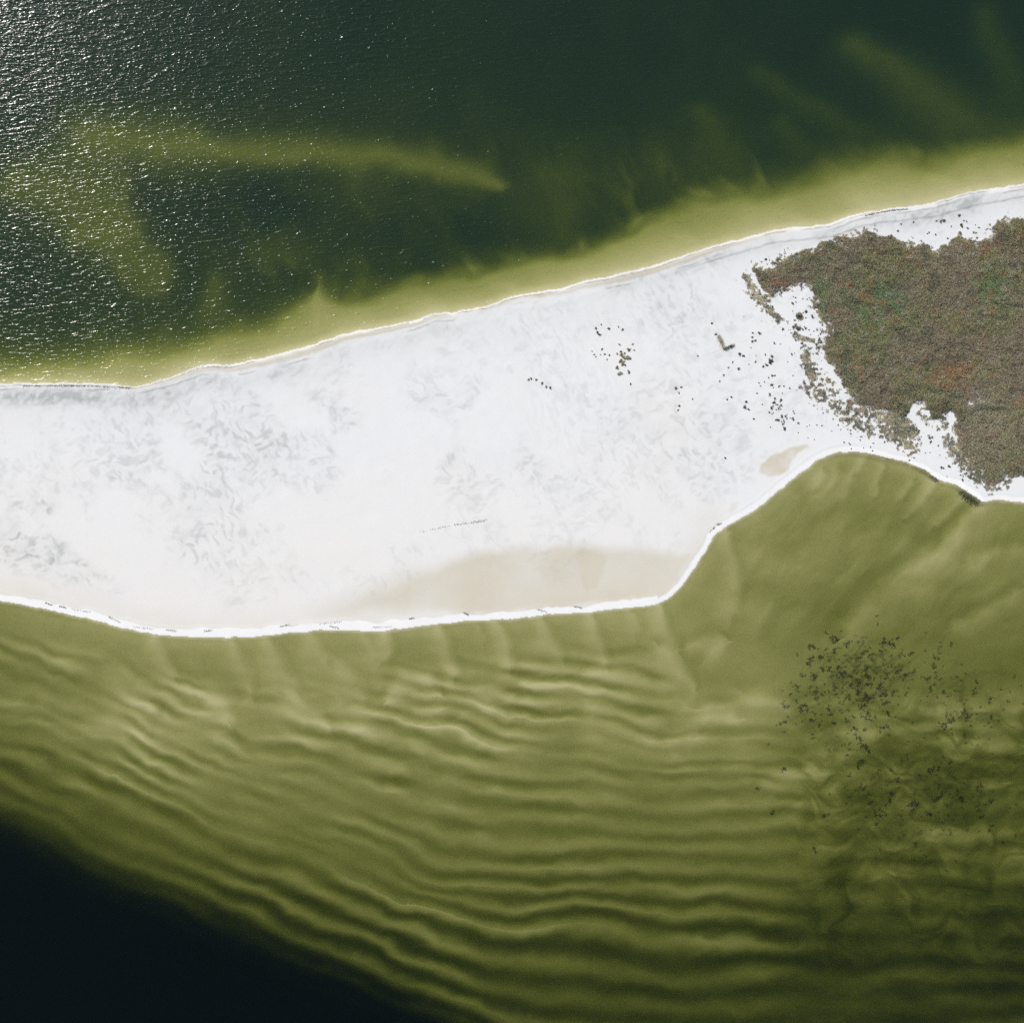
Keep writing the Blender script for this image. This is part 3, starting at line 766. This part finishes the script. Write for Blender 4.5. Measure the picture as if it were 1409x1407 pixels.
# ---- seagrass clumps on the bay floor
SEAG = []
for i in range(5):
    g = np.random.default_rng(500 + i)
    n = 90
    k = g.integers(0, 4, n); lob = g.normal(size=(4, 2)) * .55
    p = np.concatenate([lob[k] + g.normal(size=(n, 2)) * .38, g.uniform(.0, .32, (n, 1))], 1)
    SEAG.append(tri_mesh("seagrass_foliage", p, g.uniform(.12, .30, n), np.tile([[.125, .12, .105]], (n, 1)) * g.uniform(.6, 1.5, (n, 1)), .7, 500 + i))
SGB = [("upper field", [(1135,905),(1165,900),(1190,912),(1215,900),(1230,915),(1150,920),(1180,935),(1205,930)], 19, 74, .9, 2.8,
        "dark seagrass clump in the dense upper field on the olive bay floor", "seagrass clumps of the dense upper field"),
       ("west", [(1110,935),(1100,968),(1135,970),(1090,970),(1075,1000)], 10, 20, .8, 2.0,
        "dark seagrass clump at the sparse western margin of the seagrass field", "seagrass clumps at the western margin"),
       ("middle", [(1165,975),(1195,965),(1210,985),(1170,1010),(1140,1010),(1160,950)], 20, 50, .9, 2.8,
        "dark seagrass clump in the middle of the seagrass field below the dense part", "seagrass clumps of the middle field"),
       ("east", [(1280,920),(1300,960),(1290,985),(1330,980),(1350,1000),(1250,960),(1380,970)], 20, 46, .8, 2.2,
        "dark seagrass clump in the loose eastern part of the field near the frame edge", "seagrass clumps of the loose eastern field"),
       ("south", [(1185,1050),(1280,1060),(1320,1095),(1290,1110),(1330,1120),(1240,1080),(1200,1080),(1260,1150),(1350,1160),(1220,1130)], 26, 66, .9, 2.9,
        "dark seagrass clump lying among the curled sand ridges in the lower field", "seagrass clumps among the curled ridges")]
for _, pts, sd, n, s0, s1, lab, grp in SGB:
    scatter(n, near(pts, sd * 1.3), s0, s1, lab, grp, SEAG, "seagrass_clump", "seagrass")
for u, v, s, lab in [(1187,1050,3.6,"largest dark seagrass patch, upright, below the middle of the field"),
  (1281,1063,3.0,"dark seagrass patch shaped like an arch right of the upright one"),
  (1076,1058,2.6,"isolated seagrass patch left of the field beside a pale sand hump"),
  (1080,971,2.0,"lone round seagrass clump farthest west of the dense field"),
  (1041,1086,1.8,"tiny isolated seagrass clump far left of the field on rippled sand"),
  (1062,1118,1.8,"small seagrass clump on rippled sand below the isolated patch"),
  (1321,1100,3.0,"dark seagrass patch in the lower right of the bay"),
  (1300,995,2.8,"dark seagrass patch in the right of the bay above the arch shaped one"),
  (1328,979,2.2,"round seagrass clump near the right edge, upper of the large ones"),
  (1122,1168,2.0,"southernmost small seagrass clump on the rippled bay floor")]:
    put("seagrass_clump", SEAG[int(u) % 5], u, v, s, lab, "seagrass", "single seagrass patches")

gu = []
for pts, sd, n in (([(1150,915),(1190,910),(1220,915),(1180,940)], 24, 900), ([(1110,960),(1160,975),(1200,980)], 24, 520),
                   ([(1280,940),(1330,970),(1370,990)], 30, 420), ([(1200,1070),(1290,1080),(1330,1110),(1260,1150)], 34, 520)):
    for _ in range(n // 6):
        p = random.choice(pts); a = random.gauss(p[0], sd), random.gauss(p[1], sd * .8)
        for _ in range(22): gu.append((a[0] + random.gauss(0, 1.5), a[1] + random.gauss(0, 1.0)))
gu = np.array(gu); gu = gu[(LAND(gu[:, 0], gu[:, 1]) > .95) & (gu[:, 1] > 868)]
gx, gy = W(gu[:, 0], gu[:, 1])
gmz = tri_mesh("seagrass_scraps", np.stack([gx, gy, Z(gu[:, 0], gu[:, 1]) + rng.uniform(0, .2, len(gu))], 1), rng.uniform(.12, .34, len(gu)),
               np.tile([[.10, .10, .07]], (len(gu), 1)) * rng.uniform(.6, 1.4, (len(gu), 1)), .4, 14)
go = bpy.data.objects.new("seagrass", gmz); scene.collection.objects.link(go)
go['kind'] = 'stuff'; go['label'] = "thin dark seagrass scraps speckled over the olive floor of the bay"; go['category'] = "seagrass"

# ---- drift weed thrown up along the shores (nobody could count the scraps)
wu_, wv_, ws_ = [], [], []
def drift(pts, n, jit, s):
    pts = np.array(pts, float)
    seg = np.hypot(*np.diff(pts, axis=0).T); cum = np.concatenate([[0], np.cumsum(seg)])
    t = rng.uniform(0, cum[-1], n)
    wu_.extend(np.interp(t, cum, pts[:, 0]) + rng.normal(0, jit, n)); wv_.extend(np.interp(t, cum, pts[:, 1]) + rng.normal(0, jit, n)); ws_.extend([s] * n)
for a, b in [((62,829),(72,832)),((100,838),(125,842)),((150,848),(165,856)),((183,862),(212,865)),((228,866),(243,868)),((280,868),(292,867)),
             ((385,862),(398,859)),((440,858),(470,855)),((512,863),(540,862)),((563,851),(570,850)),((637,842),(645,846)),((738,838),(752,842)),
             ((790,834),(800,836)),((975,733),(984,725)),((986,722),(993,720)),((454,861),(466,864)),((82,834),(92,836))]:
    drift([a, b], 60, .7, .22)
drift([(32,531),(80,531),(130,531),(180,534)], 800, .8, .24)
drift([(250,515),(275,505),(300,504),(325,504)], 160, 1.0, .2)
drift([(1190,297),(1215,292),(1235,289),(1250,288)], 420, .7, .25)
drift([(577,732),(600,727),(620,723)], 60, .8, .24); drift([(625,722),(650,719),(670,715)], 110, .9, .26)
drift([(1200,626),(1240,636),(1280,651)], 220, 1.0, .2)
drift([(1322,678),(1335,688),(1345,693)], 500, 3.0, .34); drift([(1290,662),(1280,655)], 160, 1.4, .3)
wu_, wv_ = np.array(wu_), np.array(wv_)
wx, wy = W(wu_, wv_)
wm = tri_mesh("drift_weed", np.stack([wx, wy, Z(wu_, wv_) + .04], 1), np.array(ws_) * rng.uniform(.6, 1.6, len(wu_)),
              np.tile([[.085, .080, .060]], (len(wu_), 1)) * rng.uniform(.6, 1.6, (len(wu_), 1)), .15, 12)
wo = bpy.data.objects.new("drift_weed", wm); scene.collection.objects.link(wo)
wo['kind'] = 'stuff'; wo['label'] = "broken dark lines of dried drift weed along both shores"; wo['category'] = "drift weed"
print("things placed", placed, "thicket leaves", len(tu))
